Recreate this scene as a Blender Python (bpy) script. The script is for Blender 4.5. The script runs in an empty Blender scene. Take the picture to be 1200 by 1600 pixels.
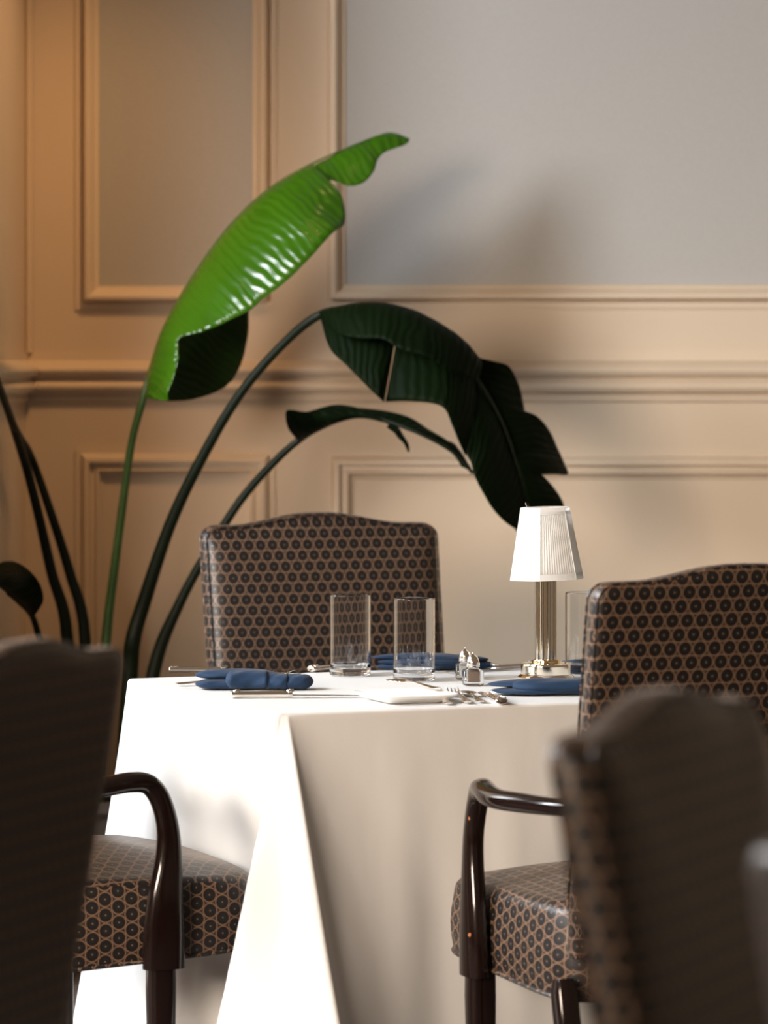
import bpy, bmesh, math, random
from mathutils import Vector, Matrix
random.seed(7)
C = bpy.context.scene.collection
sc = bpy.context.scene
F = 6000.0; HY = 565.0; CH = 1.338          # focal length in pixels, horizon row, camera height

# ------------------------------------------------------------------ camera, light, exposure
cam_d = bpy.data.cameras.new('camera'); cam = bpy.data.objects.new('camera', cam_d); C.objects.link(cam)
cam.location = (0, 0, CH); cam.rotation_euler = (math.pi/2, 0, 0)
cam_d.sensor_fit = 'VERTICAL'; cam_d.sensor_height = 36; cam_d.sensor_width = 27
cam_d.lens = 36*F/1600; cam_d.shift_y = -(800-HY)/1600
cam_d.clip_start = .05; cam_d.clip_end = 60
cam_d.dof.use_dof = True; cam_d.dof.focus_distance = 6.85; cam_d.dof.aperture_fstop = 4.0
sc.camera = cam
sc.view_settings.view_transform = 'Standard'; sc.view_settings.look = 'None'
sc.view_settings.gamma = 1; sc.view_settings.use_curve_mapping = False
sc.view_settings.exposure = 0.0
w = bpy.data.worlds.new('world'); sc.world = w; w.use_nodes = True
w.node_tree.nodes['Background'].inputs[0].default_value = (1.0, .74, .52, 1)
w.node_tree.nodes['Background'].inputs[1].default_value = .165

def area(name, loc, target, sx, sy, power, col, spread=180):
    l = bpy.data.lights.new(name, 'AREA'); l.shape = 'RECTANGLE'; l.size = sx; l.size_y = sy
    l.energy = power; l.color = col; l.spread = math.radians(spread)
    o = bpy.data.objects.new(name, l); C.objects.link(o); o.location = loc
    o.rotation_euler = (Vector(target)-Vector(loc)).to_track_quat('-Z', 'Y').to_euler()
    return o
area('window_daylight_middle', (-3.0, 5.58, 2.55), (0, 6.9, 1.2), .95, 1.4, 235, (.92, .96, 1.0))
area('window_daylight_far', (-3.2, 7.55, 2.3), (-.1, 6.9, .8), 1.0, 1.7, 90, (.92, .96, 1.0))
area('warm_fill_near', (-3.4, .8, 2.2), (.05, 6.4, .35), 2.2, 1.6, 50, (1.0, .82, .66), 48)  # added warm fill for the cloth front, beam narrowed to spare the wall
def spot(name, loc, target, power, col, size, blend, rad):
    l = bpy.data.lights.new(name, 'SPOT'); l.energy = power; l.color = col
    l.spot_size = math.radians(size); l.spot_blend = blend; l.shadow_soft_size = rad
    o = bpy.data.objects.new(name, l); C.objects.link(o); o.location = loc
    o.rotation_euler = (Vector(target)-Vector(loc)).to_track_quat('-Z', 'Y').to_euler()
    return o
spot('warm_downlight', (-.10, 7.9, 3.0), (-.88, 8.9, 1.45), 80, (1.0, .54, .22), 50, 1.0, .12)

# ------------------------------------------------------------------ materials
def newmat(name):
    m = bpy.data.materials.new(name); m.use_nodes = True
    return m, m.node_tree, m.node_tree.nodes['Principled BSDF']
def lin(r, g, b):
    f = lambda c: (c/255/12.92 if c/255 <= .04045 else ((c/255+.055)/1.055)**2.4)
    return (f(r), f(g), f(b), 1)
def mat(name, col, rough=.5, metal=0, bump=0, bscale=100, spec=.5, vary=0, coat=0, **kw):
    m, nt, p = newmat(name)
    p.inputs['Base Color'].default_value = col; p.inputs['Roughness'].default_value = rough
    p.inputs['Metallic'].default_value = metal; p.inputs['Specular IOR Level'].default_value = spec
    p.inputs['Coat Weight'].default_value = coat
    for k, v in kw.items(): p.inputs[k.replace('_', ' ')].default_value = v
    if bump or vary:
        tc = nt.nodes.new('ShaderNodeTexCoord')
        n = nt.nodes.new('ShaderNodeTexNoise'); n.inputs['Scale'].default_value = bscale; n.inputs['Detail'].default_value = 4
        nt.links.new(tc.outputs['Object'], n.inputs['Vector'])
        if bump:
            b = nt.nodes.new('ShaderNodeBump'); b.inputs['Strength'].default_value = bump; b.inputs['Distance'].default_value = .002
            nt.links.new(n.outputs['Fac'], b.inputs['Height']); nt.links.new(b.outputs['Normal'], p.inputs['Normal'])
        if vary:
            r = nt.nodes.new('ShaderNodeMix'); r.data_type = 'RGBA'
            r.inputs[6].default_value = col; r.inputs[7].default_value = tuple(c*(1-vary) for c in col[:3])+(1,)
            nt.links.new(n.outputs['Fac'], r.inputs[0]); nt.links.new(r.outputs[2], p.inputs['Base Color'])
    return m

M = {}
M['paint'] = mat('cream paint', (.63, .515, .39, 1), .45, bump=.05, bscale=60)
M['carpet'] = mat('dark carpet', (.10, .07, .055, 1), .95, bump=.6, bscale=300, vary=.4)
M['brass'] = mat('polished brass', (.95, .74, .42, 1), .09, metal=1)
M['brass2'] = mat('pale polished brass', (.98, .90, .76, 1), .08, metal=1)
M['silver'] = mat('silver plate', (.93, .88, .82, 1), .16, metal=1)
M['porcelain'] = mat('white porcelain', (.85, .84, .82, 1), .15)
M['pot'] = mat('dark glazed pot', (.05, .045, .04, 1), .35)
M['soil'] = mat('potting soil', (.03, .02, .015, 1), 1, bump=.8, bscale=80)
M['wood'] = mat('table wood', (.08, .03, .015, 1), .4)
M['stem'] = mat('green stem', (.045, .11, .018, 1), .35, vary=.5, bscale=14)
M['stem_dark'] = mat('dark green stem', (.006, .012, .004, 1), .5, spec=.2, vary=.5, bscale=14)
M['pepper'] = mat('ground pepper', (.38, .27, .2, 1), .9, bump=.8, bscale=900, vary=.7)
M['salt'] = mat('white salt', (.9, .9, .9, 1), .9, bump=.3, bscale=900)
M['wire'] = mat('white thread', (.85, .85, .85, 1), .6)

# dark mahogany with fine grain and small chips
m, nt, p = newmat('dark mahogany'); M['mahogany'] = m
tc = nt.nodes.new('ShaderNodeTexCoord'); mp = nt.nodes.new('ShaderNodeMapping'); mp.inputs['Scale'].default_value = (60, 60, 6)
n = nt.nodes.new('ShaderNodeTexNoise'); n.inputs['Scale'].default_value = 3; n.inputs['Detail'].default_value = 6
cr = nt.nodes.new('ShaderNodeValToRGB'); cr.color_ramp.elements[0].color = (.003, .0015, .0012, 1); cr.color_ramp.elements[1].color = (.011, .004, .003, 1)
n2 = nt.nodes.new('ShaderNodeTexNoise'); n2.inputs['Scale'].default_value = 38; n2.inputs['Detail'].default_value = 1
th = nt.nodes.new('ShaderNodeMath'); th.operation = 'GREATER_THAN'; th.inputs[1].default_value = .80
mx = nt.nodes.new('ShaderNodeMix'); mx.data_type = 'RGBA'; mx.inputs[7].default_value = (.30, .11, .04, 1)
L = nt.links.new
L(tc.outputs['Object'], mp.inputs['Vector']); L(mp.outputs['Vector'], n.inputs['Vector']); L(n.outputs['Fac'], cr.inputs['Fac'])
L(tc.outputs['Object'], n2.inputs['Vector']); L(n2.outputs['Fac'], th.inputs[0]); L(th.outputs[0], mx.inputs[0]); L(cr.outputs['Color'], mx.inputs[6])
L(mx.outputs[2], p.inputs['Base Color']); p.inputs['Roughness'].default_value = .13; p.inputs['Specular IOR Level'].default_value = .5

# woven grey wall cloth
m, nt, p = newmat('grey wall cloth'); M['wallcloth'] = m
tc = nt.nodes.new('ShaderNodeTexCoord'); n = nt.nodes.new('ShaderNodeTexNoise'); n.inputs['Scale'].default_value = 260
mp = nt.nodes.new('ShaderNodeMapping'); mp.inputs['Scale'].default_value = (1, 1, 2.5)
cr = nt.nodes.new('ShaderNodeValToRGB'); cr.color_ramp.elements[0].color = (.36, .345, .325, 1); cr.color_ramp.elements[1].color = (.48, .465, .445, 1)
L = nt.links.new; L(tc.outputs['Object'], mp.inputs[0]); L(mp.outputs[0], n.inputs['Vector']); L(n.outputs['Fac'], cr.inputs[0]); L(cr.outputs[0], p.inputs['Base Color'])
b = nt.nodes.new('ShaderNodeBump'); b.inputs['Strength'].default_value = .2; b.inputs['Distance'].default_value = .001
L(n.outputs['Fac'], b.inputs['Height']); L(b.outputs[0], p.inputs['Normal']); p.inputs['Roughness'].default_value = .8

# cloth with weave and soft wrinkles
def clothmat(name, col, rough, wr, weave, trans=0.0, sheen=0.0):
    m, nt, p = newmat(name); L = nt.links.new
    tc = nt.nodes.new('ShaderNodeTexCoord')
    a = nt.nodes.new('ShaderNodeTexNoise'); a.inputs['Scale'].default_value = 5; a.inputs['Detail'].default_value = 3
    mp = nt.nodes.new('ShaderNodeMapping'); mp.inputs['Scale'].default_value = (1, 1, .35)
    L(tc.outputs['Object'], mp.inputs[0]); L(mp.outputs[0], a.inputs['Vector'])
    c = nt.nodes.new('ShaderNodeTexNoise'); c.inputs['Scale'].default_value = 500; L(tc.outputs['Object'], c.inputs['Vector'])
    b1 = nt.nodes.new('ShaderNodeBump'); b1.inputs['Strength'].default_value = wr; b1.inputs['Distance'].default_value = .02
    b2 = nt.nodes.new('ShaderNodeBump'); b2.inputs['Strength'].default_value = weave; b2.inputs['Distance'].default_value = .001
    L(a.outputs['Fac'], b1.inputs['Height']); L(c.outputs['Fac'], b2.inputs['Height']); L(b1.outputs[0], b2.inputs['Normal'])
    L(b2.outputs[0], p.inputs['Normal'])
    p.inputs['Base Color'].default_value = col; p.inputs['Roughness'].default_value = rough; p.inputs['Specular IOR Level'].default_value = .25
    p.inputs['Sheen Weight'].default_value = sheen
    if trans:
        t = nt.nodes.new('ShaderNodeBsdfTranslucent'); t.inputs['Color'].default_value = col
        mxs = nt.nodes.new('ShaderNodeMixShader'); mxs.inputs[0].default_value = trans
        L(p.outputs[0], mxs.inputs[1]); L(t.outputs[0], mxs.inputs[2]); L(mxs.outputs[0], nt.nodes['Material Output'].inputs[0])
    return m
M['linen'] = clothmat('white table linen', (.67, .665, .655, 1), .8, .22, .15)
M['napkin'] = clothmat('blue napkin cloth', (.007, .025, .062, 1), .75, .25, .3, sheen=.06)
M['shade'] = clothmat('white pleated shade cloth', (.88, .87, .85, 1), .8, .02, .1, trans=.5)

# glass
m, nt, p = newmat('clear glass'); M['glass'] = m
p.inputs['Transmission Weight'].default_value = 1; p.inputs['Roughness'].default_value = 0; p.inputs['IOR'].default_value = 1.46
p.inputs['Base Color'].default_value = (.99, .995, 1, 1)

# patterned upholstery: close hexagonal packing of ringed discs, uv in metres
def fabric(name, pitch, dark, disc2, ring, ground):
    m, nt, p = newmat(name); L = nt.links.new; N = nt.nodes
    uv = N.new('ShaderNodeUVMap'); sep = N.new('ShaderNodeSeparateXYZ'); L(uv.outputs[0], sep.inputs[0])
    def mth(op, a, b=None, c=None):
        x = N.new('ShaderNodeMath'); x.operation = op
        for i, v in enumerate((a, b, c)):
            if v is None: continue
            if isinstance(v, (int, float)): x.inputs[i].default_value = v
            else: L(v, x.inputs[i])
        return x.outputs[0]
    u = mth('DIVIDE', sep.outputs[0], pitch); v = mth('DIVIDE', sep.outputs[1], pitch)
    s3 = math.sqrt(3)
    def cell(du, dv):
        a = mth('SUBTRACT', mth('FLOORED_MODULO', mth('ADD', u, du), 1.0), .5)
        c = mth('SUBTRACT', mth('FLOORED_MODULO', mth('ADD', v, dv), s3), s3/2)
        return mth('SQRT', mth('ADD', mth('MULTIPLY', a, a), mth('MULTIPLY', c, c)))
    d = mth('MINIMUM', cell(0, 0), cell(.5, s3/2))
    def below(x, r, soft=.015):   # 1 inside r
        mr = N.new('ShaderNodeMapRange'); mr.inputs['From Min'].default_value = r-soft; mr.inputs['From Max'].default_value = r+soft
        mr.inputs['To Min'].default_value = 1; mr.inputs['To Max'].default_value = 0; L(x, mr.inputs['Value']); return mr.outputs[0]
    def mixc(f, a, b):
        x = N.new('ShaderNodeMix'); x.data_type = 'RGBA'; L(f, x.inputs[0])
        for i, c in ((6, a), (7, b)):
            if isinstance(c, tuple): x.inputs[i].default_value = c
            else: L(c, x.inputs[i])
        return x.outputs[2]
    col = mixc(below(d, .490, .02), ground, ring)
    col = mixc(below(d, .435, .02), col, ground)
    col = mixc(below(d, .375), col, dark)
    col = mixc(below(d, .215), col, disc2)
    col = mixc(below(d, .13), col, dark)
    col = mixc(below(d, .05, .02), col, ring)
    L(col, p.inputs['Base Color'])
    n = N.new('ShaderNodeTexNoise'); n.inputs['Scale'].default_value = 700; L(uv.outputs[0], n.inputs['Vector'])
    b = N.new('ShaderNodeBump'); b.inputs['Strength'].default_value = .15; b.inputs['Distance'].default_value = .001
    L(n.outputs['Fac'], b.inputs['Height']); L(b.outputs[0], p.inputs['Normal'])
    p.inputs['Roughness'].default_value = .40; p.inputs['Specular IOR Level'].default_value = .45
    p.inputs['Sheen Weight'].default_value = .12; p.inputs['Sheen Roughness'].default_value = .35; p.inputs['Sheen Tint'].default_value = (1, .82, .68, 1)
    return m
M['fabric'] = fabric('ringed disc upholstery', .0257, (.008, .007, .007, 1), (.013, .012, .012, 1), (.19, .13, .09, 1), (.032, .012, .005, 1))

# leaves: uv.x runs along the leaf in metres, uv.y across
def leafmat(name, front, back, trans, rough=.24, spec=.5):
    m, nt, p = newmat(name); L = nt.links.new; N = nt.nodes
    uv = N.new('ShaderNodeUVMap'); wv = N.new('ShaderNodeTexWave'); wv.bands_direction = 'X'
    wv.inputs['Scale'].default_value = 16; wv.inputs['Distortion'].default_value = 8; wv.inputs['Detail'].default_value = 2; wv.inputs['Detail Scale'].default_value = .6
    L(uv.outputs[0], wv.inputs['Vector'])
    n = N.new('ShaderNodeTexNoise'); n.inputs['Scale'].default_value = 9; L(uv.outputs[0], n.inputs['Vector'])
    b = N.new('ShaderNodeBump'); b.inputs['Strength'].default_value = .5; b.inputs['Distance'].default_value = .003
    L(wv.outputs['Fac'], b.inputs['Height'])
    b2 = N.new('ShaderNodeBump'); b2.inputs['Strength'].default_value = .6; b2.inputs['Distance'].default_value = .012
    L(n.outputs['Fac'], b2.inputs['Height']); L(b.outputs[0], b2.inputs['Normal']); L(b2.outputs[0], p.inputs['Normal'])
    mx = N.new('ShaderNodeMix'); mx.data_type = 'RGBA'; mx.inputs[6].default_value = front; mx.inputs[7].default_value = back
    mm = N.new('ShaderNodeMath'); mm.operation = 'MULTIPLY'; mm.inputs[1].default_value = .8
    L(n.outputs['Fac'], mm.inputs[0]); L(mm.outputs[0], mx.inputs[0])
    L(mx.outputs[2], p.inputs['Base Color']); p.inputs['Roughness'].default_value = rough; p.inputs['Specular IOR Level'].default_value = spec
    t = N.new('ShaderNodeBsdfTranslucent'); L(mx.outputs[2], t.inputs['Color'])
    ms = N.new('ShaderNodeMixShader'); ms.inputs[0].default_value = trans
    L(p.outputs[0], ms.inputs[1]); L(t.outputs[0], ms.inputs[2]); L(ms.outputs[0], N['Material Output'].inputs[0])
    return m
M['leaf'] = leafmat('bright green leaf', (.045, .155, .003, 1), (.020, .070, .002, 1), .10, .20)
M['leaf_shade'] = leafmat('green leaf in shade', (.0045, .010, .003, 1), (.002, .005, .002, 1), .01, .5, .03)  # shade on leaves facing away from the window, put into a near-black green
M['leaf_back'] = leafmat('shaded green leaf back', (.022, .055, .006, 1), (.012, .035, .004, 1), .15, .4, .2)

# ------------------------------------------------------------------ helpers
def mesh_obj(name, verts, faces, material, parent=None, uvs=None, smooth=True, angle=40, loc=None, rotz=0):
    me = bpy.data.meshes.new(name); me.from_pydata([tuple(v) for v in verts], [], faces)
    me.validate(); me.update()
    bm = bmesh.new(); bm.from_mesh(me); bmesh.ops.recalc_face_normals(bm, faces=bm.faces); bm.to_mesh(me); bm.free()
    if uvs is not None:
        ul = me.uv_layers.new(name='UVMap')
        for poly in me.polygons:
            for li in poly.loop_indices:
                ul.data[li].uv = uvs(me.vertices[me.loops[li].vertex_index], poly, me.loops[li].vertex_index)
    if smooth:
        me.polygons.foreach_set('use_smooth', [True]*len(me.polygons)); me.set_sharp_from_angle(angle=math.radians(angle))
    mats = material if isinstance(material, (list, tuple)) else [material]
    for mt in mats: me.materials.append(mt)
    o = bpy.data.objects.new(name, me); C.objects.link(o)
    if parent is not None: o.parent = parent
    if loc is not None: o.location = loc
    o.rotation_euler.z = rotz
    return o
def support(prof):
    out = [prof[0]]
    for a, c in zip(prof, prof[1:]):
        d = math.hypot(c[0]-a[0], c[1]-a[1])
        if d > .004:
            q = .0012/d
            for t in (q, 1-q): out.append((a[0]+(c[0]-a[0])*t, a[1]+(c[1]-a[1])*t))
        out.append(c)
    return out
class MB:
    def __init__(s): s.v = []; s.f = []
    def add(s, vs, fs):
        k = len(s.v); s.v += [Vector(v) for v in vs]; s.f += [tuple(i+k for i in f) for f in fs]
    def grid(s, rows, closed=False, caps=False):
        n = len(rows[0]); vs = [p for r in rows for p in r]; fs = []
        for i in range(len(rows)-1):
            for j in range(n if closed else n-1):
                a = i*n+j; b = i*n+(j+1) % n; fs.append((a, b, b+n, a+n))
        if caps:
            fs.append(tuple(range(n))[::-1]); fs.append(tuple((len(rows)-1)*n+j for j in range(n)))
        s.add(vs, fs)
    def box(s, x0, x1, y0, y1, z0, z1):
        s.add([(x0,y0,z0),(x1,y0,z0),(x1,y1,z0),(x0,y1,z0),(x0,y0,z1),(x1,y0,z1),(x1,y1,z1),(x0,y1,z1)],
              [(0,3,2,1),(4,5,6,7),(0,1,5,4),(1,2,6,5),(2,3,7,6),(3,0,4,7)])
    def lathe(s, prof, n=40, center=(0, 0), caps=True):
        prof = support(prof)
        rows = [[Vector((center[0]+r*math.cos(2*math.pi*k/n), center[1]+r*math.sin(2*math.pi*k/n), z)) for k in range(n)] for r, z in prof]
        s.grid(rows, closed=True, caps=caps)
    def tube(s, pts, rad, n=12, up=Vector((0, 0, 1)), sq=1.0):
        """rad: list of (ra, rb) or floats; sq superellipse exponent 2/sq"""
        rows = []; pts = [Vector(p) for p in pts]; last = None
        for i, p in enumerate(pts):
            t = (pts[min(i+1, len(pts)-1)]-pts[max(i-1, 0)]).normalized()
            if last is None:
                a = up.cross(t)
                if a.length < 1e-3: a = Vector((1, 0, 0)).cross(t)
            else: a = last - t*last.dot(t)
            a.normalize(); last = a; b = t.cross(a)
            r = rad[i] if isinstance(rad, (list, tuple)) else rad
            ra, rb = r if isinstance(r, (list, tuple)) else (r, r)
            row = []
            for k in range(n):
                th = 2*math.pi*k/n; c, d = math.cos(th), math.sin(th)
                c = math.copysign(abs(c)**sq, c); d = math.copysign(abs(d)**sq, d)
                row.append(p + a*ra*c + b*rb*d)
            rows.append(row)
        s.grid(rows, closed=True, caps=True)
    def build(s, name, material, parent=None, **kw): return mesh_obj(name, s.v, s.f, material, parent, **kw)
def cr(pts, n):
    """Catmull-Rom resample of tuples of any length"""
    out = []; P = [pts[0]]+list(pts)+[pts[-1]]
    for i in range(1, len(P)-2):
        for k in range(n):
            t = k/n; row = []
            for a, b, c, d in zip(P[i-1], P[i], P[i+1], P[i+2]):
                row.append(.5*((2*b)+(-a+c)*t+(2*a-5*b+4*c-d)*t*t+(-a+3*b-3*c+d)*t**3))
            out.append(tuple(row))
    out.append(tuple(pts[-1])); return out
def empty(name, loc=(0, 0, 0), rotz=0):
    o = bpy.data.objects.new(name, None); C.objects.link(o); o.location = loc; o.rotation_euler = (0, 0, rotz); o.empty_display_size = .1
    return o
def tag(o, label, cat, group=None):
    o['label'] = label; o['category'] = cat
    if group: o['group'] = group
    return o
def struct(o): o['kind'] = 'structure'; return o
def at(px, py, Y): return Vector(((px-600)*Y/F, Y, CH-(py-HY)*Y/F))
TZ = .75
def tab(px, py):
    Y = (CH-TZ)*F/(py-HY); return Vector(((px-600)*Y/F, Y, TZ))

# ------------------------------------------------------------------ the room
WY = 9.0; S = F/WY
WX = lambda px: (px-600)/S
WZ = lambda py: CH-(py-HY)/S
b = MB(); b.box(-6, 5, -1.5, WY+.1, -.1, 0); struct(b.build('floor', M['carpet'], smooth=False))
b = MB(); b.box(-.84, 3.6, WY, WY+.12, 0, 3.6); wall = struct(b.build('wall_back', M['paint'], smooth=False))
# the short return wall at the left of the recess, then the wall carries on leftwards
b = MB(); b.box(-3.8, -.84, 8.06, WY+.12, 0, 3.6); struct(b.build('wall_left', M['paint'], smooth=False))

def sweep_profile_frame(name, x0, x1, z0, z1, prof):
    """mitred picture-frame moulding; prof = (inset, projection) from the outer edge inward"""
    mb = MB(); rows = []
    for d, h in prof:
        rows.append([Vector((x0+d, WY-h, z0+d)), Vector((x1-d, WY-h, z0+d)), Vector((x1-d, WY-h, z1-d)), Vector((x0+d, WY-h, z1-d))])
    mb.grid(rows, closed=True)
    return struct(mb.build(name, M['paint'], angle=25))
def arc(d0, d1, h0, h1, bulge, n=6):
    return [(d0+(d1-d0)*k/n, h0+(h1-h0)*k/n+bulge*math.sin(math.pi*k/n)) for k in range(n+1)]
up_prof = [(0, 0), (0, .005), (.013, .005), (.017, .002), (.020, .002)] + [(.021, .022)] + arc(.023, .040, .027, .020, .005) + arc(.042, .054, .014, .006, -.002) + [(.056, 0.001), (.056, 0)]
lo_prof = [(0, 0), (0, .005), (.012, .006), (.016, .010)] + arc(.017, .034, .016, .024, .004) + [(.036, .010)] + arc(.046, .056, .012, .016, .004) + [(.060, .004), (.066, .003), (.068, 0)]
sweep_profile_frame('trim_1', WX(118), WX(432), WZ(484), 3.3, up_prof)
sweep_profile_frame('trim_2', WX(503), 2.6, WZ(482), 3.3, up_prof)
sweep_profile_frame('trim_3', WX(118), WX(430), .30, WZ(700), lo_prof)
sweep_profile_frame('trim_4', WX(508), 2.6, .30, WZ(704), lo_prof)
def grey(x0, x1, z0, z1):
    b = MB(); b.box(x0, x1, WY-.0015, WY+.001, z0, z1); b.build('grey_fabric_panel', M['wallcloth'], wall, smooth=False)
grey(WX(118)+.055, WX(432)-.055, WZ(484)+.055, 3.3-.055)
grey(WX(503)+.055, 2.6-.055, WZ(482)+.055, 3.3-.055)
# chair rail: profile (row in photo, projection), along the back wall, the return, then on leftwards
rail = [(551, 0), (551, .006), (563, .007), (565, .012)] + [(566+k*22/8, .016+.014*math.sin(math.pi*k/8)+.012*k/8) for k in range(9)] + \
       [(589, .016), (593, .015)] + [(594+k*19/8, .018+.010*math.sin(math.pi*k/8)+.004*k/8) for k in range(9)] + [(614, .008), (619, .007), (620, .010), (627, .008), (629, 0)]
mb = MB(); rows = []
for py, h in rail:
    z = WZ(py)
    rows.append([Vector((3.6, WY-h, z)), Vector((-.84+h, WY-h, z)), Vector((-.84+h, 8.06-h, z)), Vector((-3.8, 8.06-h, z))])
mb.grid(rows); struct(mb.build('trim_5', M['paint'], angle=25))
mb = MB(); rows = []
for z, h in ((.001, .015), (.13, .015), (.145, .011), (.16, .006), (.165, 0)):
    rows.append([Vector((3.6, WY-h, z)), Vector((-.84+h, WY-h, z)), Vector((-.84+h, 8.06-h, z)), Vector((-3.8, 8.06-h, z))])
mb.grid(rows); struct(mb.build('baseboard_back', M['paint'], angle=25))
# thin upright bead in the inner corner above the rail
b = MB(); b.tube([(-.832, WY-.008, WZ(551)), (-.832, WY-.008, 3.5)], .009, 10); struct(b.build('trim_6', M['paint']))

# ------------------------------------------------------------------ table and cloth
TR = math.radians(22.3)                        # the table's turn
eR = Vector((math.cos(TR), math.sin(TR), 0)); eF = Vector((-math.sin(TR), math.cos(TR), 0))
LC = (-.498, 6.612); LCR = math.radians(-68)     # place and turn of the left armchair
TA = Vector((-.188, 6.415, 0)); TS = .77; TW = 1.02
tc0 = TA + eR*TW/2 + eF*TS/2
t = empty('dining_table', tc0, TR); tag(t, 'restaurant dining table covered to the floor by the white cloth', 'table')
b = MB(); b.box(-TW/2+.012, TW/2-.012, -TS/2+.012, TS/2-.012, .71, .742); b.build('tabletop', M['wood'], t, smooth=False)
b = MB(); b.lathe([(.04, .03), (.04, .1), (.03, .15), (.03, .65), (.1, .71)], 24); b.build('pedestal', M['wood'], t)
b = MB(); b.box(-.25, .25, -.03, .03, 0, .035); b.box(-.03, .03, -.25, .25, 0, .035); b.build('foot', M['wood'], t, smooth=False)

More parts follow.
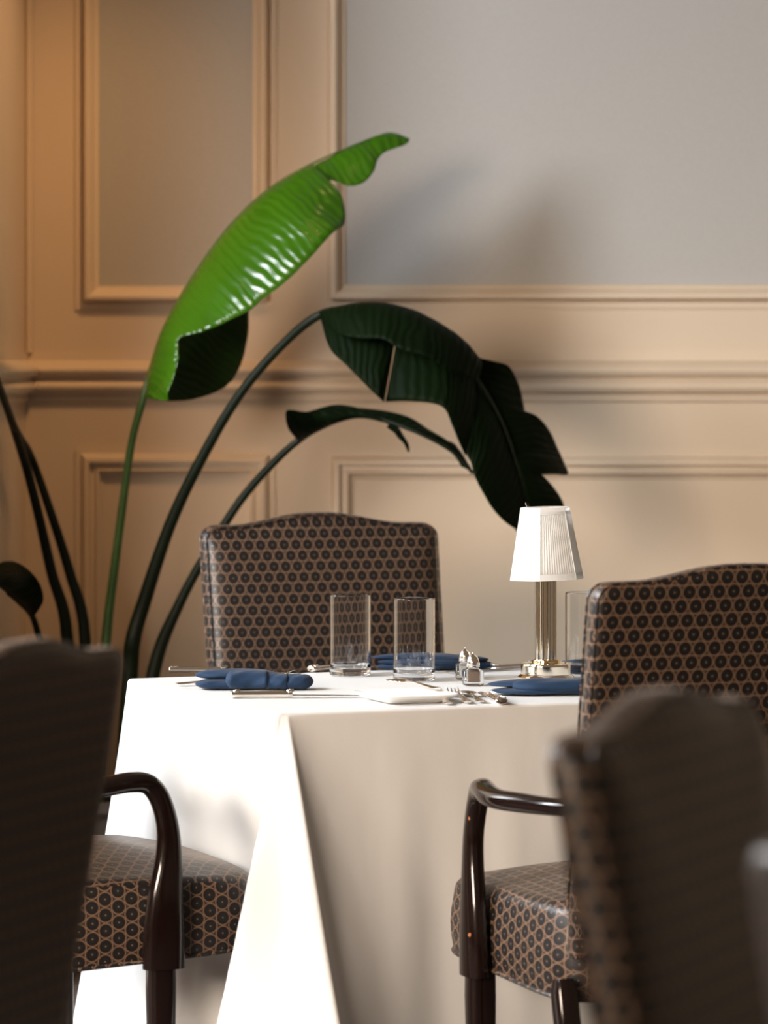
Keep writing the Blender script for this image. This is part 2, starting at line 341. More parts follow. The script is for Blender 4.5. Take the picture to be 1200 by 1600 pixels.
def tablecloth():
    mb = MB(); rc = .018; per = []
    hx, hy = TW/2-rc, TS/2-rc
    corners = [(hx, -hy, -90), (hx, hy, 0), (-hx, hy, 90), (-hx, -hy, 180)]
    sides = [((-hx, -hy-rc), (hx, -hy-rc), (0, -1)), ((hx+rc, -hy), (hx+rc, hy), (1, 0)), ((hx, hy+rc), (-hx, hy+rc), (0, 1)), ((-hx-rc, hy), (-hx-rc, -hy), (-1, 0))]
    amp = [.16, .14, .135, .26]   # corner folds in the order right-front, right-back, left-back, left-front
    pts = []   # (x, y, nx, ny, side index, distance to previous corner, distance to next corner)
    s_acc = 0
    for i in range(4):
        (ax, ay), (bx, by), (nx, ny) = sides[i]; Ls = math.hypot(bx-ax, by-ay)
        N = 150
        for k in range(N):
            q = k/N; q = .5-.5*math.cos(math.pi*q)
            pts.append((ax+(bx-ax)*q, ay+(by-ay)*q, nx, ny, (i-1) % 4, Ls*q, i, Ls*(1-q)))
        cx, cy, a0 = corners[i]
        for k in range(12):
            a = math.radians(a0+90*k/12)
            pts.append((cx+rc*math.cos(a), cy+rc*math.sin(a), math.cos(a), math.sin(a), i, 0, i, 0))
    n = len(pts)
    diag = [(.707, -.707), (.707, .707), (-.707, .707), (-.707, -.707)]
    FT = [(-.5, 0, 0), (-.10, 0, 0), (-.03, 0, -.004), (0, -.035, -.030), (.022, -.156, -.050), (.060, -.100, -.112), (.095, -.066, -.168), (.112, -.068, -.160), (.135, -.066, -.122),
          (.170, -.050, -.088), (.22, -.032, -.055), (.30, -.014, -.026), (.42, -.004, -.006), (.6, 0, 0)]
    def fold(s_):
        if s_ <= FT[0][0] or s_ >= FT[-1][0]: return 0, 0
        for i in range(len(FT)-1):
            if s_ <= FT[i+1][0]:
                p0, p1, p2, p3 = FT[max(0, i-1)], FT[i], FT[i+1], FT[min(len(FT)-1, i+2)]
                h = p2[0]-p1[0]; t_ = (s_-p1[0])/h; out_ = []
                for c_ in (1, 2):
                    m1 = (p2[c_]-p0[c_])/max(1e-6, p2[0]-p0[0])*h; m2 = (p3[c_]-p1[c_])/max(1e-6, p3[0]-p1[0])*h
                    out_.append((2*t_**3-3*t_**2+1)*p1[c_]+(t_**3-2*t_**2+t_)*m1+(-2*t_**3+3*t_**2)*p2[c_]+(t_**3-t_**2)*m2)
                return out_
        return 0, 0
    rows = []
    for sc_ in (.0, .25, .5, .75, .9, .97):
        rows.append([Vector((p[0]*sc_, p[1]*sc_, TZ)) for p in pts])
    for k in range(1, 5):   # rounded edge
        a = math.radians(90*k/5); r = .006
        rows.append([Vector((p[0]-p[2]*r*(1-math.sin(a)), p[1]-p[3]*r*(1-math.sin(a)), TZ-r*(1-math.cos(a)))) for p in pts])
    H = TZ-.03; NV = 56
    for j in range(NV+1):
        v = .006+(H-.006)*(j/NV)**1.15; row = []
        for (x, y, nx, ny, ci, di, cj, dj) in pts:
            X, Yy = x, y
            flare = .006*v
            ox, oy = nx*flare, ny*flare
            sg = .030+.085*v
            for (c, d) in ((ci, di), (cj, dj)):
                if c == ci and d == dj and d == 0 and (c, d) == (cj, dj):
                    w_ = .5
                else: w_ = 1.0
                if c == 3: continue
                g = math.exp(-(d/sg)**1.7)*w_
                A = amp[c]*v**1.1*1.25
                ox += diag[c][0]*A*g; oy += diag[c][1]*A*g
                # the fold rolls a little: cloth beside it is drawn in
                g2 = math.exp(-((d-2.1*sg)/(1.1*sg))**2)*w_
                ox -= nx*.018*v*g2; oy -= ny*.018*v*g2
            # the near-left fold: s runs from the left face (negative) to the front face (positive)
            sgn = None
            if ci == 3 and cj == 3: sgn = 0.0
            elif cj == 3: sgn = -dj
            elif ci == 3: sgn = di
            if sgn is not None:
                kk = .10+1.8*v
                fx, fy = fold(sgn/kk); ox += fx*v/.5; oy += fy*v/.5
            # soft hanging ripples
            tpar = (x*1.0+y*1.3)
            rp = (.0035*math.sin(tpar*15+2.0)+.0025*math.sin(tpar*31+v*3)+.0015*math.sin(tpar*63+1-v*5))*min(1, v*2.6)
            ox += nx*rp; oy += ny*rp
            if nx < -.9:   # fine drag lines on the left face running down to the near corner
                dd = di*.62+v*.72
                rr = .0035*math.sin(dd*60)*math.exp(-((v-.30)/.17)**2)*math.exp(-((dj-.30)/.17)**2)
                ox += nx*rr
            z = TZ-v
            # the seat of the left armchair presses the cloth in
            pw = Matrix.Rotation(TR, 3, 'Z') @ Vector((X+ox, Yy+oy, 0)) + tc0
            dlt = Matrix.Rotation(-LCR, 3, 'Z') @ (pw-Vector((LC[0], LC[1], 0)))
            if dlt.y < .232 and dlt.y > .05 and abs(dlt.x) < .36:
                sm_ = lambda a, lo, hi: max(0, min(1, (a-lo)/(hi-lo)))
                wx = 1-sm_(abs(dlt.x), .287, .325); wz = sm_(z, .26, .31)*(1-sm_(z, .50, .60)); wz = wz*wz*(3-2*wz); wx = wx*wx*(3-2*wx)
                mv = Matrix.Rotation(-TR, 3, 'Z') @ (Matrix.Rotation(LCR, 3, 'Z') @ Vector((0, (.232-dlt.y)*wx*wz, 0)))
                ox += mv.x; oy += mv.y
            row.append(Vector((X+ox, Yy+oy, z)))
        rows.append(row)
    mb.grid(rows, closed=True)
    o = mb.build('tablecloth', M['linen'], loc=tc0, rotz=TR, angle=70)
    tag(o, 'white linen tablecloth draped over the dining table with a deep corner fold', 'tablecloth')
    return o
tablecloth()

# ------------------------------------------------------------------ chairs
LEAN = math.radians(10); PIV = .45
def lean(x, y, z):
    dz = z-PIV
    return Vector((x, y*1.0 - dz*math.sin(LEAN), PIV+dz*math.cos(LEAN))) if dz > 0 else Vector((x, y, z))
def back_outline(n_side=14):
    """(x, z) clockwise loop of the chair back, camel hump at the top"""
    z0, z1 = .40, 1.010
    def halfw(z): return .253+(.260-.253)*max(0, (z-z0)/(z1-z0))**.8
    def top(x):
        u = abs(x)/.26
        e = 1-u
        s_ = min(1, max(0, (e-.28)/.62)); s_ = s_*s_*(3-2*s_)
        return z1-.004*u+.021*s_
    pts = []
    r = .028
    for k in range(n_side+1):
        z = z0+(z1-r-z0)*k/n_side; pts.append((halfw(z), z))
    hw = halfw(z1)
    for k in range(1, 7):
        a = math.radians(90*k/6); pts.append((hw-r+r*math.cos(a), top(hw)-r+r*math.sin(a)))
    K = 26
    for k in range(1, K):
        x = (hw-r)*(1-2*k/K); pts.append((x, top(x)))
    left = [(-x, z) for x, z in pts[:n_side+7]][::-1]
    pts += left
    for k in range(1, 8):
        q = k/8; pts.append((-halfw(z0)*(1-2*q), z0))
    return pts
OUT = back_outline()
def box_uv_back(v, poly, vi):
    n = poly.normal; c = v.co
    zz = c.z
    if abs(n.x) > .70: return (c.y+.1*c.z*0+math.copysign(.3, n.x), zz)
    if n.z > .75: return (c.x, c.y)
    return (c.x, zz)
def chair(loc, rotz, label, name='upholstered_armchair'):
    root = empty(name, loc, rotz)
    tag(root, label, 'chair', 'patterned armchairs around the tables')
    return root
def build_parts(root):
    # back cushion slab
    cx, cz = 0, .72
    prof = [(0, .030), (.35, .030), (.65, .029), (.82, .027), (.91, .023), (.965, .015), (.99, .006), (1.0, -.004), (1.0, -.012), (.994, -.020), (.978, -.026), (.95, -.0295), (.9, -.030), (.6, -.030), (.0, -.030)]
    mb = MB(); rows = []
    for s_, y in prof:
        rows.append([lean(cx+(x-cx)*s_, -.255+y, cz+(z-cz)*s_) for x, z in OUT])
    mb.grid(rows, closed=True)
    mb.build('backrest', M['fabric'], root, uvs=box_uv_back, angle=60)
    # piping at the rear edge and, finer, at the front edge
    for yy, rr in ((-.278, .0034), (-.2395, .0022)):
        k = 0.985 if yy < -.25 else .986
        pts = [lean(cx+(x-cx)*k, yy, cz+(z-cz)*k) for x, z in OUT[2:-9]]
        mb = MB(); mb.tube(pts, rr, 6); mb.build('piping', M['fabric'], root, uvs=lambda v, p, i: (v.co.x+v.co.y, v.co.z))
    # seat
    mb = MB(); rows = []; N = 72
    def ring(sx, z, bulge=0):
        row = []
        for k in range(N):
            a = 2*math.pi*k/N; c, s_ = math.cos(a), math.sin(a); e = .32
            X = math.copysign(abs(c)**e, c); Yv = math.copysign(abs(s_)**e, s_)
            wd = .268+.018*(Yv)             # wider at the front
            y = -.015+.225*Yv*sx+(.012*(1-X*X) if Yv > 0 else 0)*sx
            zz = z(X*sx, Yv*sx) if callable(z) else z
            row.append(Vector((wd*X*sx+bulge*X, y+bulge*Yv, zz)))
        return row
    bot = lambda X, Y_: .339+.016*Y_
    rows.append([Vector((0, -.015, .36))]*N)
    rows.append(ring(.9, bot)); rows.append(ring(.985, bot))
    for q in (0, .12, .3, .5, .7, .88):
        rows.append(ring(1.0, lambda X, Y_, q=q: bot(X, Y_)+(.457-bot(X, Y_))*q*.97, .006*math.sin(math.pi*q)))
    for k in range(1, 8):
        a = math.radians(90*k/8)
        rows.append(ring(1-.10*(1-math.cos(a)), lambda X, Y_, a=a: .457+.024*math.sin(a)))
    for sx in (.82, .72, .6, .45, .3, .15, 0):
        rows.append(ring(sx, lambda X, Y_, sx=sx: .481+.036*math.cos(min(1, sx/.9)*math.pi/2)))
    mb.grid(rows, closed=True)
    def suv(v, poly, vi):
        n = poly.normal; c = v.co
        if n.z > .55: return (c.y, c.x)
        if abs(n.x) > .6: return (c.z, c.y)
        return (c.z, c.x)
    mb.build('seat', M['fabric'], root, uvs=suv, angle=60)
    # welt round the seat's lower edge
    pts = ring(1.0, lambda X, Y_: bot(X, Y_)+.004, .002); pts.append(pts[0])
    mb = MB(); mb.tube(pts, .0035, 6); mb.build('piping', M['fabric'], root, uvs=lambda v, p, i: (v.co.x+v.co.y, v.co.z))
    for sx in (-1, 1):
        # arm: bowed post, tight bend, curved rail back to the backrest
        P = [(.294, .026, .335, .019, .037), (.295, .026, .39, .019, .036), (.295, .028, .45, .018, .031), (.293, .034, .51, .0165, .0235),
             (.292, .034, .56, .016, .019), (.291, .026, .60, .0165, .0175), (.292, .012, .628, .017, .0175), (.297, -.008, .643, .0175, .017),
             (.306, -.040, .646, .0185, .0160), (.316, -.085, .642, .0185, .0155), (.318, -.13, .640, .0175, .015), (.306, -.18, .640, .0165, .015), (.284, -.24, .640, .015, .014), (.262, -.285, .640, .014, .013)]
        Q = cr(P, 6); mb = MB()
        mb.tube([(sx*q[0], q[1], q[2]) for q in Q], [(q[4], q[3]) if False else (q[3], q[4]) for q in Q], 16, up=Vector((0, 1, 0)), sq=.8)
        mb.build('armrest', M['mahogany'], root, angle=60)
        # front leg
        mb = MB(); mb.tube([(sx*.284, .024, .345), (sx*.284, .024, .30), (sx*.281, .026, .15), (sx*.276, .028, 0)], [(.022, .022), (.0225, .0225), (.020, .020), (.016, .016)], 16, up=Vector((0, 1, 0)), sq=.45)
        mb.build('leg', M['mahogany'], root, angle=60)
        # rear leg, splayed, its top capping the seat corner
        mb = MB(); mb.tube([(sx*.252, -.232, .365), (sx*.252, -.236, .345), (sx*.251, -.245, .30), (sx*.245, -.28, .15), (sx*.226, -.335, 0)], [(.014, .016), (.019, .020), (.019, .020), (.018, .018), (.015, .016)], 16, up=Vector((0, 1, 0)), sq=.5)
        mb.build('leg', M['mahogany'], root, angle=60)
proto = chair((-.012, 7.72, 0), math.radians(200.5), 'patterned armchair on the far side of the table, in front of the panelled wall')
build_parts(proto)
def copy_chair(loc, deg, label):
    r = proto.copy(); C.objects.link(r); r.location = loc; r.rotation_euler = (0, 0, math.radians(deg)); r['label'] = label
    for ch in [c for c in proto.children]:
        c = ch.copy(); C.objects.link(c); c.parent = r
    return r
copy_chair((.430, 6.36, 0), 21.8, "patterned armchair at the table's near side, its back half hiding a glass")
copy_chair((-.498, 6.612, 0), -68, 'patterned armchair at the left side of the table, seat and one arm showing')
copy_chair((-.752, 4.50, 0), 69.5, 'dark blurred patterned armchair close by in the lower left corner')
copy_chair((.593, 3.563, 0), -113, 'blurred patterned armchair close by in front of the near table chair, lower right')
copy_chair((.700, 2.64, 0), -70, 'pale blurred edge of the nearest armchair at the right border')

# ------------------------------------------------------------------ plant
PY = 8.60
plant_root = Vector((at(170, 1200, PY).x, PY, 0))
plant = empty('potted_plant', plant_root)
tag(plant, 'tall bird of paradise plant with one bright green leaf and dark drooping leaves', 'plant')
def rel(p): return Vector(p)-plant_root
b = MB(); b.lathe([(.0, 0), (.12, 0), (.125, .02), (.16, .33), (.172, .345), (.172, .37), (.155, .37), (.15, .33), (0, .33)], 40, caps=False); b.build('pot', M['pot'], plant)
b = MB(); b.lathe([(.151, .325), (.10, .338), (.0, .342)], 32, caps=False); b.build('soil', M['soil'], plant)
def stem(pts, material):
    """pts: (px, py, Y, width in px)"""
    Q = cr(pts, 6); mb = MB()
    mb.tube([rel(at(q[0], q[1], q[2])) for q in Q], [(q[3]*q[2]/F/2, q[3]*q[2]/F/2*.85) for q in Q], 12, up=Vector((0, 1, 0)))
    return mb.build('stem', material, plant)
def base(px, py=1252): return (px, py, PY-.02, 24)
stem([base(95), (105, 1001, 8.56, 20), (80, 892, 8.54, 17), (56, 787, 8.50, 15), (35, 710, 8.44, 14), (0, 607, 8.12, 12), (-45, 500, 7.70, 11), (-90, 400, 7.3, 9)], M['stem_dark'])
stem([base(125), (133, 1001, 8.60, 19), (108, 892, 8.60, 16), (79, 800, 8.58, 14), (48, 712, 8.56, 12), (22, 665, 8.30, 11), (-20, 560, 7.85, 10), (-70, 470, 7.5, 9)], M['stem_dark'])
stem([base(90), (78, 1060, 8.50, 13), (62, 1000, 8.46, 11), (50, 962, 8.42, 10), (30, 942, 8.32, 7), (12, 928, 8.2, 5)], M['stem_dark'])
s_c = stem([base(150), (166, 1001, 8.58, 16), (180, 880, 8.56, 14), (193, 780, 8.54, 13), (206, 690, 8.52, 12), (224, 622, 8.50, 12), (236, 575, 8.50, 7), (255, 515, 8.50, 5), (293, 445, 8.51, 4), (350, 363, 8.52, 3), (420, 295, 8.54, 3), (500, 250, 8.56, 3), (590, 212, 8.58, 2)], M['stem'])
s_d = stem([base(190), (203, 1050, 8.56, 26), (208, 1000, 8.54, 25), (222, 950, 8.54, 23), (265, 822, 8.50, 19), (312, 722, 8.46, 17), (372, 620, 8.42, 15), (440, 540, 8.38, 14), (500, 492, 8.34, 14), (560, 482, 8.32, 8), (640, 494, 8.30, 6), (700, 530, 8.30, 6), (745, 590, 8.30, 5), (785, 660, 8.31, 5), (812, 740, 8.32, 4), (825, 800, 8.33, 3)], M['stem_dark'])
s_e = stem([base(215), (240, 1050, 8.58, 22), (282, 940, 8.56, 16), (332, 850, 8.54, 14), (385, 770, 8.52, 13), (455, 697, 8.48, 11), (510, 663, 8.46, 10), (560, 650, 8.44, 8), (610, 660, 8.42, 7), (660, 680, 8.40, 5), (705, 705, 8.40, 5), (738, 740, 8.40, 3)], M['stem_dark'])
def leaf(name, patches, material, label=None, parent=None):
    """each patch: (list of (inner px, inner py, inner Y, outer px, outer py, outer Y), bulge towards the camera side, ripple)"""
    verts = []; faces = []; uv = []
    for pairs, bulge, ripple in patches:
        Q = cr(pairs, 8); NA = 14; k0 = len(verts); acc = 0; prev = None
        for i, q in enumerate(Q):
            a = at(*q[:3]); c = at(*q[3:])
            if prev is not None: acc += (a-prev).length*.5+((c-prevc).length*.5)
            prev, prevc = a, c
            ax = (c-a)
            tn = at(*Q[min(i+1, len(Q)-1)][:3])-at(*Q[max(i-1, 0)][:3])
            nrm = ax.cross(tn); nrm = nrm.normalized() if nrm.length > 1e-6 else Vector((0, -1, 0))
            if nrm.y > 0: nrm = -nrm
            wd = ax.length
            for j in range(NA+1):
                s_ = j/NA
                h = bulge*wd*math.sin(math.pi*s_**.8)
                h += ripple*.45*math.sin(acc*115+s_*2.0+2*math.sin(acc*17))*s_**.5*min(1, wd/.06)*(.5+.5*math.sin(acc*23+s_*4))
                h += ripple*1.8*math.sin(acc*38+1+s_*3+1.5*math.sin(acc*11+2))*s_
                verts.append(rel(a+ax*s_+nrm*h)); uv.append((acc, s_*wd))
        n = NA+1
        for i in range(len(Q)-1):
            for j in range(NA):
                a = k0+i*n+j; faces.append((a, a+1, a+1+n, a+n))
    o = mesh_obj(name, verts, faces, material, parent, uvs=lambda v, p, i: uv[i], angle=180)
    bm = bmesh.new(); bm.from_mesh(o.data); bmesh.ops.remove_doubles(bm, verts=bm.verts, dist=.0008); bm.to_mesh(o.data); bm.free()
    sm = o.modifiers.new('thickness', 'SOLIDIFY'); sm.thickness = .0012; sm.offset = 0
    if label: o['label'] = label
    return o
I = 8.50
front = [(226,621,I,246,625,8.45),(231,600,I,256,612,8.41),(236,575,I,268,592,8.39),(243,550,I,279,556,8.39),(256,515,I,281,528,8.40),(272,483,I+.01,312,518,8.38),
         (293,445,I+.01,350,505,8.36),(315,410,I+.01,385,487,8.35),(326,394,I+.02,404,471,8.35),(334,384,I+.02,410,466,8.35)]
front2 = [(334,384,I+.02,410,466,8.35),(352,360,I+.02,450,438,8.35),(385,325,I+.02,490,398,8.36),(420,295,I+.03,520,362,8.38),(447,277,I+.03,537,350,8.41),(465,266,I+.04,538,325,8.44),(478,262,I+.05,528,298,8.47),(488,258,I+.05,508,280,8.49)]
front3 = [(482,265,I+.05,498,274,8.50),(498,255,I+.05,522,283,8.50),(512,248,I+.06,545,291,8.50),(532,237,I+.06,568,286,8.51),(555,227,I+.07,584,268,8.52),(575,219,I+.08,590,250,8.54),(592,211,I+.08,600,238,8.55),(608,207,I+.09,620,230,8.56),(624,210,I+.09,632,226,8.57),(640,217,I+.09,639,221,8.58)]
backh = [(230,612,I+.01,262,627,8.54),(236,585,I+.01,300,624,8.58),(248,548,I+.02,340,611,8.62),(265,505,I+.02,366,590,8.64),(285,465,I+.02,381,558,8.65),(305,430,I+.03,387,520,8.65),(325,400,I+.03,389,487,8.64),(350,368,I+.04,396,450,8.62)]
leaf('leaf', [(front, .15, .0014), (front2, .15, .0014), (front3, .10, .001)], M['leaf'], 'upright glossy bright green leaf half', s_c)
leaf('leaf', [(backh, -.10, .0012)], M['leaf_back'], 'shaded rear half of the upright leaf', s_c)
# curled basal lobe of the bright leaf
leaf('leaf', [([(228,612,8.47,240,622,8.42),(240,607,8.47,262,626,8.39),(255,590,8.44,262,615,8.38),(262,570,8.42,272,590,8.38),(270,550,8.41,280,555,8.39)], .12, .0005)], M['leaf'], None, s_c)
D = 8.32
low = [(500,487,8.34,500,495,8.33),(520,482,D,516,545,8.26),(545,480,D,540,570,8.23),(575,480,D,570,600,8.21),(605,484,D,592,620,8.20),(625,488,D,600,628,8.22)]
low2 = [(625,488,D,602.5,627,8.22),(650,497,D,640,627,8.20),(680,514,D,690,636,8.19),(705,535,D,706,665,8.19),(725,560,D,718,690,8.20),(738,580,D,728,712,8.22)]
low3 = [(728,572,D,722,698,8.23),(750,600,D,735,722,8.22),(775,640,D,741,745,8.21),(795,690,D+.01,757,775,8.22),(812,740,D+.01,778,803,8.24),(822,780,D+.01,795,820,8.27),(826,800,D+.01,806,828,8.29)]
top_ = [(500,486,8.33,503,500,8.31),(525,480,8.31,530,524,8.23),(560,477,8.31,565,530,8.18),(595,480,8.31,600,530,8.16),(625,485,8.31,628,545,8.15),(655,497,8.31,662,555,8.15),(690,514,8.31,695,576,8.17),(720,535,8.31,722,586,8.20),(745,560,8.31,744,598,8.24)]
up1 = [(690,524,D,722,532,8.33),(708,545,D,757,566,8.34),(720,562,D,790,570,8.37),(732,584,D,806,592,8.39),(746,608,D,817,625,8.40),(756,632,D,822,655,8.40),(764,652,D,820,669,8.40)]
up2 = [(760,625,D,812,640,8.36),(770,650,D,838,650,8.39),(782,680,D,858,674,8.42),(790,705,D,872,704,8.44),(808,722,D,882,725,8.45),(812,735,D,887,741,8.46),(812,738,D,850,738,8.39)]
up3 = [(806,715,D,840,736,8.36),(815,745,D,862,758,8.38),(820,770,D,880,790,8.40),(826,795,D+.01,872,815,8.39),(826,805,D+.01,830,838,8.34),(826,808,D+.01,806,829,8.30)]
leaf('leaf', [(low, .10, .0010), (low2, .10, .0012), (low3, .08, .0012), (top_, .20, .0012), (up1, .10, .001), (up2, .10, .001), (up3, .08, .001)], M['leaf_shade'], 'large dark drooping leaf arching above the far chair', s_d)
E = 8.43
sm1 = [(470,690,E+.03,466,688,E),(474,686,E+.03,452,672,E-.06),(482,682,E+.03,447,655,E-.07),(495,674,E+.02,449,640,E-.05),(510,665,E+.02,475,643,E-.02),(530,656,E,492,640,E),(555,650,E,525,632,E+.02),(580,652,E-.01,560,637,E+.03),(600,658,E-.01,590,652,E)]
sm2 = [(570,652,E,562,637,E+.02),(590,655,E,600,642,E+.03),(620,664,E,640,653,E+.02),(645,674,E-.02,670,672,E+.02),(668,684,E-.02,696,686,E+.02),(690,690,E-.02,718,702,E+.01),(705,706,E-.02,735,730,E),(722,730,E-.02,741,741,E-.01)]
sm3 = [(610,662,E,604,668,E-.03),(622,668,E-.02,616,676,E-.05),(630,680,E-.04,622,684,E-.06),(638,694,E-.05,631,693,E-.06),(640,706,E-.05,637,706,E-.05)]
leaf('leaf', [(sm1, .10, .0008), (sm2, .10, .0008), (sm3, .05, 0)], M['leaf_shade'], 'narrow dark leaf arching under the large one', s_e)
ll = [(52,966,8.42,50,968,8.40),(44,955,8.38,62,950,8.34),(30,942,8.32,68,934,8.28),(12,928,8.20,62,912,8.20),(-4,915,8.06,44,890,8.20),(-18,908,7.95,18,877,8.18),(-35,905,7.82,-10,884,7.95),(-50,910,7.72,-45,905,7.74)]
leaf('leaf', [(ll, .12, .0008)], M['leaf_shade'], 'small dark leaf low at the left', plant)

# ------------------------------------------------------------------ tableware
def on_cloth(o): o.location.z = TZ+.0006; return o
def place(o, p, dz=.0006): o.location = (p.x, p.y, TZ+dz)
def tumbler(px, py, label):
    p = tab(px, py); R = .0385; H = .152
    prof = [(0, 0), (R-.004, 0), (R-.0015, .0012), (R, .004), (R, H-.0008), (R-.0008, H), (R-.0019, H-.0008), (R-.0022, .022), (R-.004, .0165), (R-.010, .0145), (0, .014)]
    mb = MB(); mb.lathe(prof, 64, caps=False)
    o = mb.build('drinking_glass', M['glass'], angle=50); place(o, p)
    return tag(o, label, 'glass', 'straight empty water glasses on the table')
tumbler(547, 1056, 'clear straight empty water glass, left one of the pair before the far chair')
tumbler(647, 1064, 'clear straight empty water glass, right one of the pair beside the shakers')
tumbler(915, 1052, 'clear water glass mostly hidden behind the near chair, right of the lamp')

# lamp
lp = tab(853, 1061.5); lamp = empty('table_lamp', (lp.x, lp.y, TZ+.0006))
tag(lamp, 'small brass table lamp with a pleated white shade on the white cloth', 'lamp')
mb = MB(); mb.lathe([(0, 0), (.0515, 0), (.0525, .002), (.0525, .0045), (.049, .008), (.0465, .010), (.0465, .026), (.0455, .029), (.043, .030), (.026, .031), (0, .031)], 72, caps=False)
mb.build('lamp_base', M['brass2'], lamp, angle=35)
mb = MB(); mb.lathe([(.0255, .031), (.026, .033), (.025, .036), (.022, .037), (.0, .037)], 48, caps=False); mb.build('collar', M['brass'], lamp, angle=35)
mb = MB(); rows = []
for z in (.036, .1, .19, .30):     # reeded column: seven round ribs
    row = []
    for k in range(144):
        a = 2*math.pi*k/144+.35; r = .0158+.0052*abs(math.sin(a*4))**.8
        row.append(Vector((r*math.cos(a), r*math.sin(a), z)))
    rows.append(row)
mb.grid(rows, closed=True, caps=True); mb.build('lamp_column', M['brass2'], lamp, angle=50)
SB, ST = .185, .318
def hexr(a):    # radius of a unit hexagon whose corners sit at the given angles
    a = (a-math.radians(-103)) % math.radians(60) - math.radians(30)
    return .55*math.cos(math.radians(30))/math.cos(a)+.45*.985
def shade_ring(z, R, dr=0, pleat=0, N=360):
    row = []
    for k in range(N):
        a = 2*math.pi*k/N; r = R*hexr(a)+dr+pleat*abs(math.sin(a*42))
        row.append(Vector((r*math.cos(a), r*math.sin(a), z+.0030*0)))
    return row
Rb, Rt = .0705, .0462
def Rz(z): return Rb+(Rt-Rb)*(z-SB)/(ST-SB)
mb = MB(); rows = []
for z in (SB+.004, SB+.03, SB+.06, SB+.09, ST-.006): rows.append(shade_ring(z, Rz(z), 0, .0011))
mb.grid(rows, closed=True)
tilt = Matrix.Rotation(math.radians(-1.6), 4, 'Y')
def tiltall(mb):
    c = Vector((0, 0, .25)); mb.v = [tilt @ (v-c)+c for v in mb.v]
tiltall(mb); sh = mb.build('lamp_shade', M['shade'], lamp, angle=80)
sm = sh.modifiers.new('thickness', 'SOLIDIFY'); sm.thickness = .0008; sm.offset = -1
def band(z0, z1):
    mb = MB(); mb.grid([shade_ring(z0, Rz(z0), -.0006), shade_ring(z0, Rz(z0), .0018), shade_ring(z1, Rz(z1), .0018), shade_ring(z1, Rz(z1), -.0006)], closed=True)
    tiltall(mb); mb.build('band', M['shade'], sh, angle=50)
band(SB, SB+.0115); band(ST-.0125, ST)
mb = MB()
for i in range(6):
    a = math.radians(-103+60*i); mb.tube([((Rz(z)+.0006)*math.cos(a), (Rz(z)+.0006)*math.sin(a), z) for z in (SB+.002, SB+.07, ST-.002)], .0011, 6)
tiltall(mb); mb.build('seam_piping', M['shade'], sh)
mb = MB(); mb.tube(cr([(-.037, -.022, ST-.001), (-.0365, -.022, ST+.003), (-.0385, -.022, ST+.006), (-.038, -.022, ST+.009)], 4), .0004, 6); mb.build('loose_thread', M['wire'], sh)

# shakers
def shaker(px, py, fill, label):
    p = tab(px, py); r = empty('shaker', (p.x, p.y, TZ+.0006), TR*.2)
    tag(r, label, 'shaker')
    def sq(h, z, e=.25, N=40):
        return [Vector((math.copysign(abs(math.cos(2*math.pi*k/N))**e, math.cos(2*math.pi*k/N))*h, math.copysign(abs(math.sin(2*math.pi*k/N))**e, math.sin(2*math.pi*k/N))*h, z)) for k in range(N)]
    mb = MB(); rows = [[Vector((0, 0, 0))]*40, sq(.015, 0), sq(.0185, .002), sq(.0185, .026), sq(.0165, .029), sq(.012, .0305, .8), sq(.010, .034, 1), sq(.0085, .034, 1), sq(.010, .030, .8), sq(.0128, .026), sq(.0128, .007), [Vector((0, 0, .007))]*40]
    mb.grid(rows, closed=True); mb.build('glass_body', M['glass'], r, angle=50)
    mb = MB(); mb.grid([[Vector((0, 0, .0074))]*40, sq(.0122, .0074), sq(.0122, .0245), [Vector((0, 0, .0245))]*40], closed=True); mb.build('contents', fill, r, angle=50)
    mb = MB(); mb.lathe([(0, .033), (.0115, .033), (.0125, .034), (.0125, .0365), (.0115, .0373), (.0125, .038), (.0125, .0405), (.0115, .0415), (.0115, .043), (.0105, .047), (.008, .0525), (.004, .0565), (.0012, .0578), (.0008, .0595), (0, .060)], 36, caps=False)
    mb.build('cap', M['silver'], r, angle=35)
shaker(739, 1071.5, M['pepper'], 'pepper shaker, square glass with a domed silver cap and brown filling')
shaker(727, 1062, M['salt'], 'salt shaker, square glass with white filling, half behind the pepper shaker')

# napkins: soft folded rolls; lobes = (x0, x1, y, z, half width, half height, lean)
def napkin(p0, rot, lobes, label, seed=0):
    rnd = random.Random(seed); mb = MB()
    for (x0, x1, y, z, hw, hh, tl, tr, sag) in lobes:
        K = 36; N = 30; rows = []; ph = rnd.random()*6
        for i in range(K+1):
            q = i/K
            e = min(1, (q/tl)) if tl > 0 else 1
            e = math.sin(e*math.pi/2)**.5 if e > 0 else .02
            f_ = min(1, (1-q)/tr) if tr > 0 else 1
            f_ = math.sin(f_*math.pi/2)**.5 if f_ > 0 else .02
            s_ = max(.02, e*f_)
            row = []
            for k in range(N):
                a = 2*math.pi*k/N; c, s2 = math.cos(a), math.sin(a)
                rr = 1+.05*math.sin(3*a+ph+q*6)+.035*math.sin(5*a+q*13+ph)
                yy = y+hw*s_*c*rr+.003*math.sin(q*5+ph)
                zz = z+hh*s_*math.copysign(abs(s2)**.75, s2)*rr+sag*math.sin(q*math.pi)
                zz = max(.0004+.0002*(k % 3), zz)
                row.append(Vector((x0+(x1-x0)*q, yy, zz)))
            rows.append(row)
        mb.grid(rows, closed=True, caps=True)
    o = mb.build('napkin', M['napkin'], loc=(p0.x, p0.y, TZ+.0006), rotz=rot, angle=70)
    return tag(o, label, 'napkin', 'folded blue cloth napkins')
n0 = tab(396, 1077)
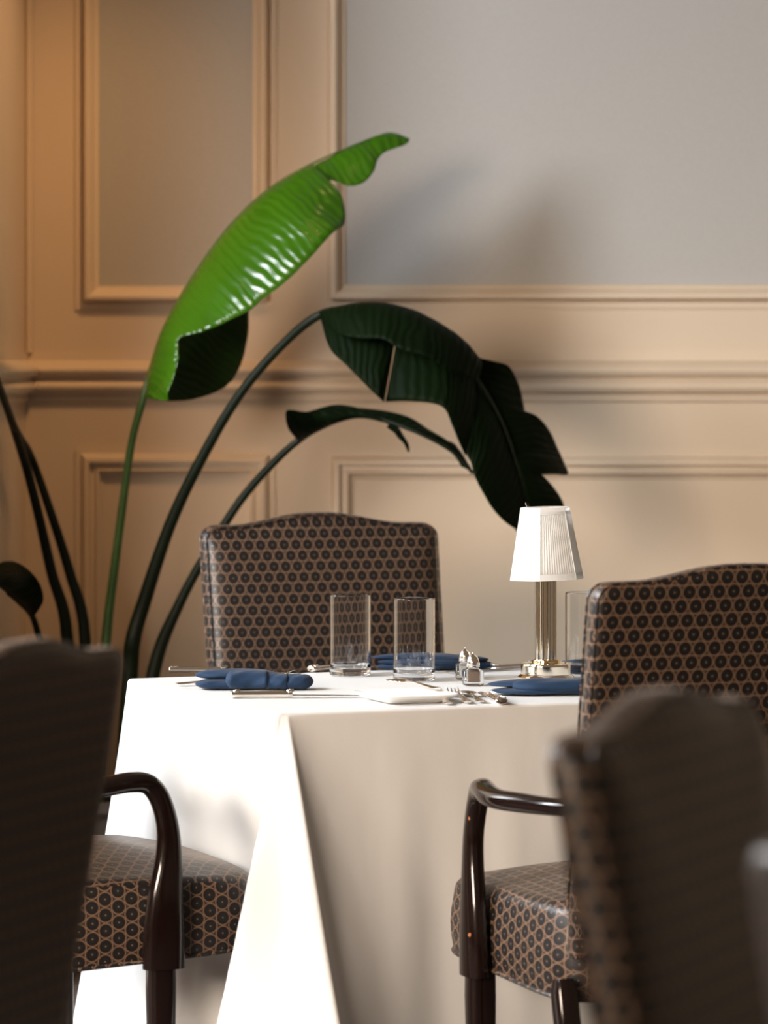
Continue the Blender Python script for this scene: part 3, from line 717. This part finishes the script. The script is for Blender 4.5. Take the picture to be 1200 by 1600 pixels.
napkin(n0, 0.0, [(-.107, .045, .022, .0235, .036, .0085, .28, .25, .002), (-.105, .0, .004, .0090, .040, .0088, .30, .2, 0), (-.050, .030, -.012, .0170, .030, .0160, .16, .10, .001),
                 (.020, .066, -.009, .0145, .029, .0142, .12, .15, 0), (.056, .108, -.006, .0138, .028, .0135, .15, .35, 0)],
       'blue cloth napkin rolled between two knives on the left of the table', 1)
n1 = tab(678, 1046)
napkin(n1, 0.03, [(-.118, .06, .012, .022, .034, .0062, .35, .3, .001), (-.112, .03, .000, .0055, .036, .0055, .35, .2, 0), (-.108, .09, -.004, .0145, .030, .0060, .3, .2, 0), (-.02, .105, .000, .0185, .030, .0085, .2, .5, 0), (.00, .118, -.002, .0085, .032, .0085, .2, .4, 0)],
       'blue cloth napkin folded in layers before the far chair, behind the glasses', 2)
n2 = tab(850, 1085)
napkin(n2, 0.12, [(-.100, .10, .012, .017, .040, .0070, .4, .2, .002), (-.098, .10, -.002, .0068, .042, .0068, .4, .2, 0), (-.062, .12, -.016, .0165, .030, .0125, .25, .2, 0)],
       'blue cloth napkin at the front edge of the table beside the near chair', 3)
n3 = tab(905, 1049)
napkin(n3, .1, [(-.042, .08, .0, .012, .03, .010, .3, .3, 0), (-.038, .08, -.005, .006, .03, .006, .3, .3, 0)], 'blue cloth napkin peeping out behind the lamp and the third glass', 4)

# bread plates
def plate(px, py, size, rot, label):
    p = tab(px, py); N = 64
    def sq(h, z, e=.22):
        return [Vector((math.copysign(abs(math.cos(2*math.pi*k/N))**e, math.cos(2*math.pi*k/N))*h, math.copysign(abs(math.sin(2*math.pi*k/N))**e, math.sin(2*math.pi*k/N))*h, z)) for k in range(N)]
    h = size/2; mb = MB()
    mb.grid([[Vector((0, 0, 0))]*N, sq(h*.62, 0), sq(h*.66, .001), sq(h*.97, .0115), sq(h, .0145), sq(h*.985, .0158), sq(h*.94, .0148), sq(h*.70, .006), sq(h*.62, .0045), [Vector((0, 0, .0045))]*N], closed=True)
    o = mb.build('bread_plate', M['porcelain'], angle=50, loc=(p.x, p.y, TZ+.0006), rotz=rot)
    return tag(o, label, 'plate')
plate(634, 1096, .150, TR, 'square white bread plate at the front edge of the table')

# cutlery, built along +x from the handle end at the origin
def flat(mb, pts, n=10):
    """pts: (x, y centre, z centre, half width, half thickness)"""
    Q = cr(pts, 5); mb.tube([(q[0], q[1], q[2]) for q in Q], [(max(.0003, q[3]), max(.0003, q[4])) for q in Q], n)
def knife_parts(r):
    mb = MB(); flat(mb, [(0, 0, .0068, .004, .003), (.002, 0, .0068, .011, .006), (.012, 0, .0068, .0105, .0062), (.03, 0, .0066, .0085, .0056), (.08, 0, .0066, .0085, .0058), (.10, 0, .0066, .0098, .006), (.108, 0, .0066, .008, .005)])
    for x in (.006, .1):
        for s_ in (-1, 1): mb.tube([(x, s_*.007, .0115), (x+.010, s_*.002, .0130)], .0024, 8)
    mb.build('handle', M['silver'], r)
    mb = MB(); flat(mb, [(.106, 0, .005, .005, .0025), (.115, 0, .0045, .0085, .0010), (.16, 0, .0040, .0090, .0008), (.20, -.001, .0036, .0085, .0006), (.222, -.003, .0034, .004, .0005), (.226, -.004, .0034, .001, .0004)]); mb.build('blade', M['silver'], r)
def handle_pts(Lh): return [(0, 0, .0042, .003, .001), (.002, 0, .0042, .0085, .0018), (.02, 0, .005, .0075, .0018), (.06, 0, .0075, .0040, .0018), (Lh-.02, 0, .0085, .0028, .0018), (Lh, 0, .0065, .0032, .0016)]
def fork_parts(r):
    mb = MB(); flat(mb, handle_pts(.13)); mb.build('handle', M['silver'], r)
    mb = MB(); flat(mb, [(.128, 0, .0065, .0032, .0016), (.135, 0, .0045, .007, .0012), (.145, 0, .003, .0115, .0010), (.155, 0, .0028, .0118, .0009)])
    for y in (-.0098, -.0033, .0033, .0098):
        flat(mb, [(.152, y, .0028, .0021, .0009), (.175, y, .0050, .0016, .0009), (.190, y*.97, .0090, .0012, .0007), (.198, y*.95, .0120, .0005, .0005)], 8)
    mb.build('tines', M['silver'], r)
def spoon_parts(r):
    mb = MB(); flat(mb, handle_pts(.115)); mb.build('handle', M['silver'], r)
    mb = MB(); rows = []
    for i in range(17):
        q = i/16; x = .113+.055*q; wdt = .0185*math.sin(math.pi*min(1, .04+.95*q))**.6*(1-.12*q); row = []
        for k in range(13):
            u = -1+2*k/12; dep = .0065*(1-u*u)*math.sin(math.pi*q)
            row.append(Vector((x, wdt*u, .0085-dep)))
        rows.append(row)
    mb.grid(rows); o = mb.build('bowl', M['silver'], r, angle=80)
    sm = o.modifiers.new('thickness', 'SOLIDIFY'); sm.thickness = .0012; sm.offset = -1
def cutlery(kind, a, bpt, label, dz=.0006, tilt_=0):
    """handle end at pixel a on the cloth, pointing to pixel bpt"""
    p = tab(*a); q = tab(*bpt); d = q-p
    r = empty(kind, (p.x, p.y, TZ+dz), math.atan2(d.y, d.x)); r.rotation_euler.y = -tilt_
    {'table_knife': knife_parts, 'table_fork': fork_parts, 'teaspoon': spoon_parts}[kind](r)
    return tag(r, label, kind.split('_')[-1].replace('teaspoon', 'spoon'))
cutlery('table_knife', (265, 1051.5), (460, 1054), 'silver knife behind the rolled napkin on the left, handle outward')
cutlery('table_knife', (360, 1091.5), (548, 1090), 'silver knife in front of the rolled napkin on the left')
cutlery('table_fork', (434, 1050), (412, 1064), 'silver fork with its handle showing behind the rolled napkin, left of the two')
cutlery('table_fork', (462, 1050), (440, 1064), 'silver fork with its handle showing behind the rolled napkin, right of the two')
cutlery('teaspoon', (275, 1072.5), (320, 1071), 'silver piece poking out from the left tip of the rolled napkin')
cutlery('table_fork', (731, 1101), (699, 1080), 'silver fork with upturned tines right of the bread plate')
cutlery('table_fork', (700, 1103), (676, 1083), 'silver fork closest to the bread plate, tines away from the camera')
cutlery('teaspoon', (752, 1100), (722, 1086), 'silver spoon right of the two front forks')
cutlery('table_knife', (784, 1102), (748, 1084), 'silver knife left of the front napkin')
cutlery('teaspoon', (684, 1094), (630, 1086), 'small silver spoon lying across the bread plate', dz=.0165)
cutlery('table_knife', (484, 1051), (560, 1046), 'silver knife behind the left water glass')
cutlery('table_knife', (838, 1044), (792, 1047), 'silver knife at the far edge of the cloth, left of the lamp')
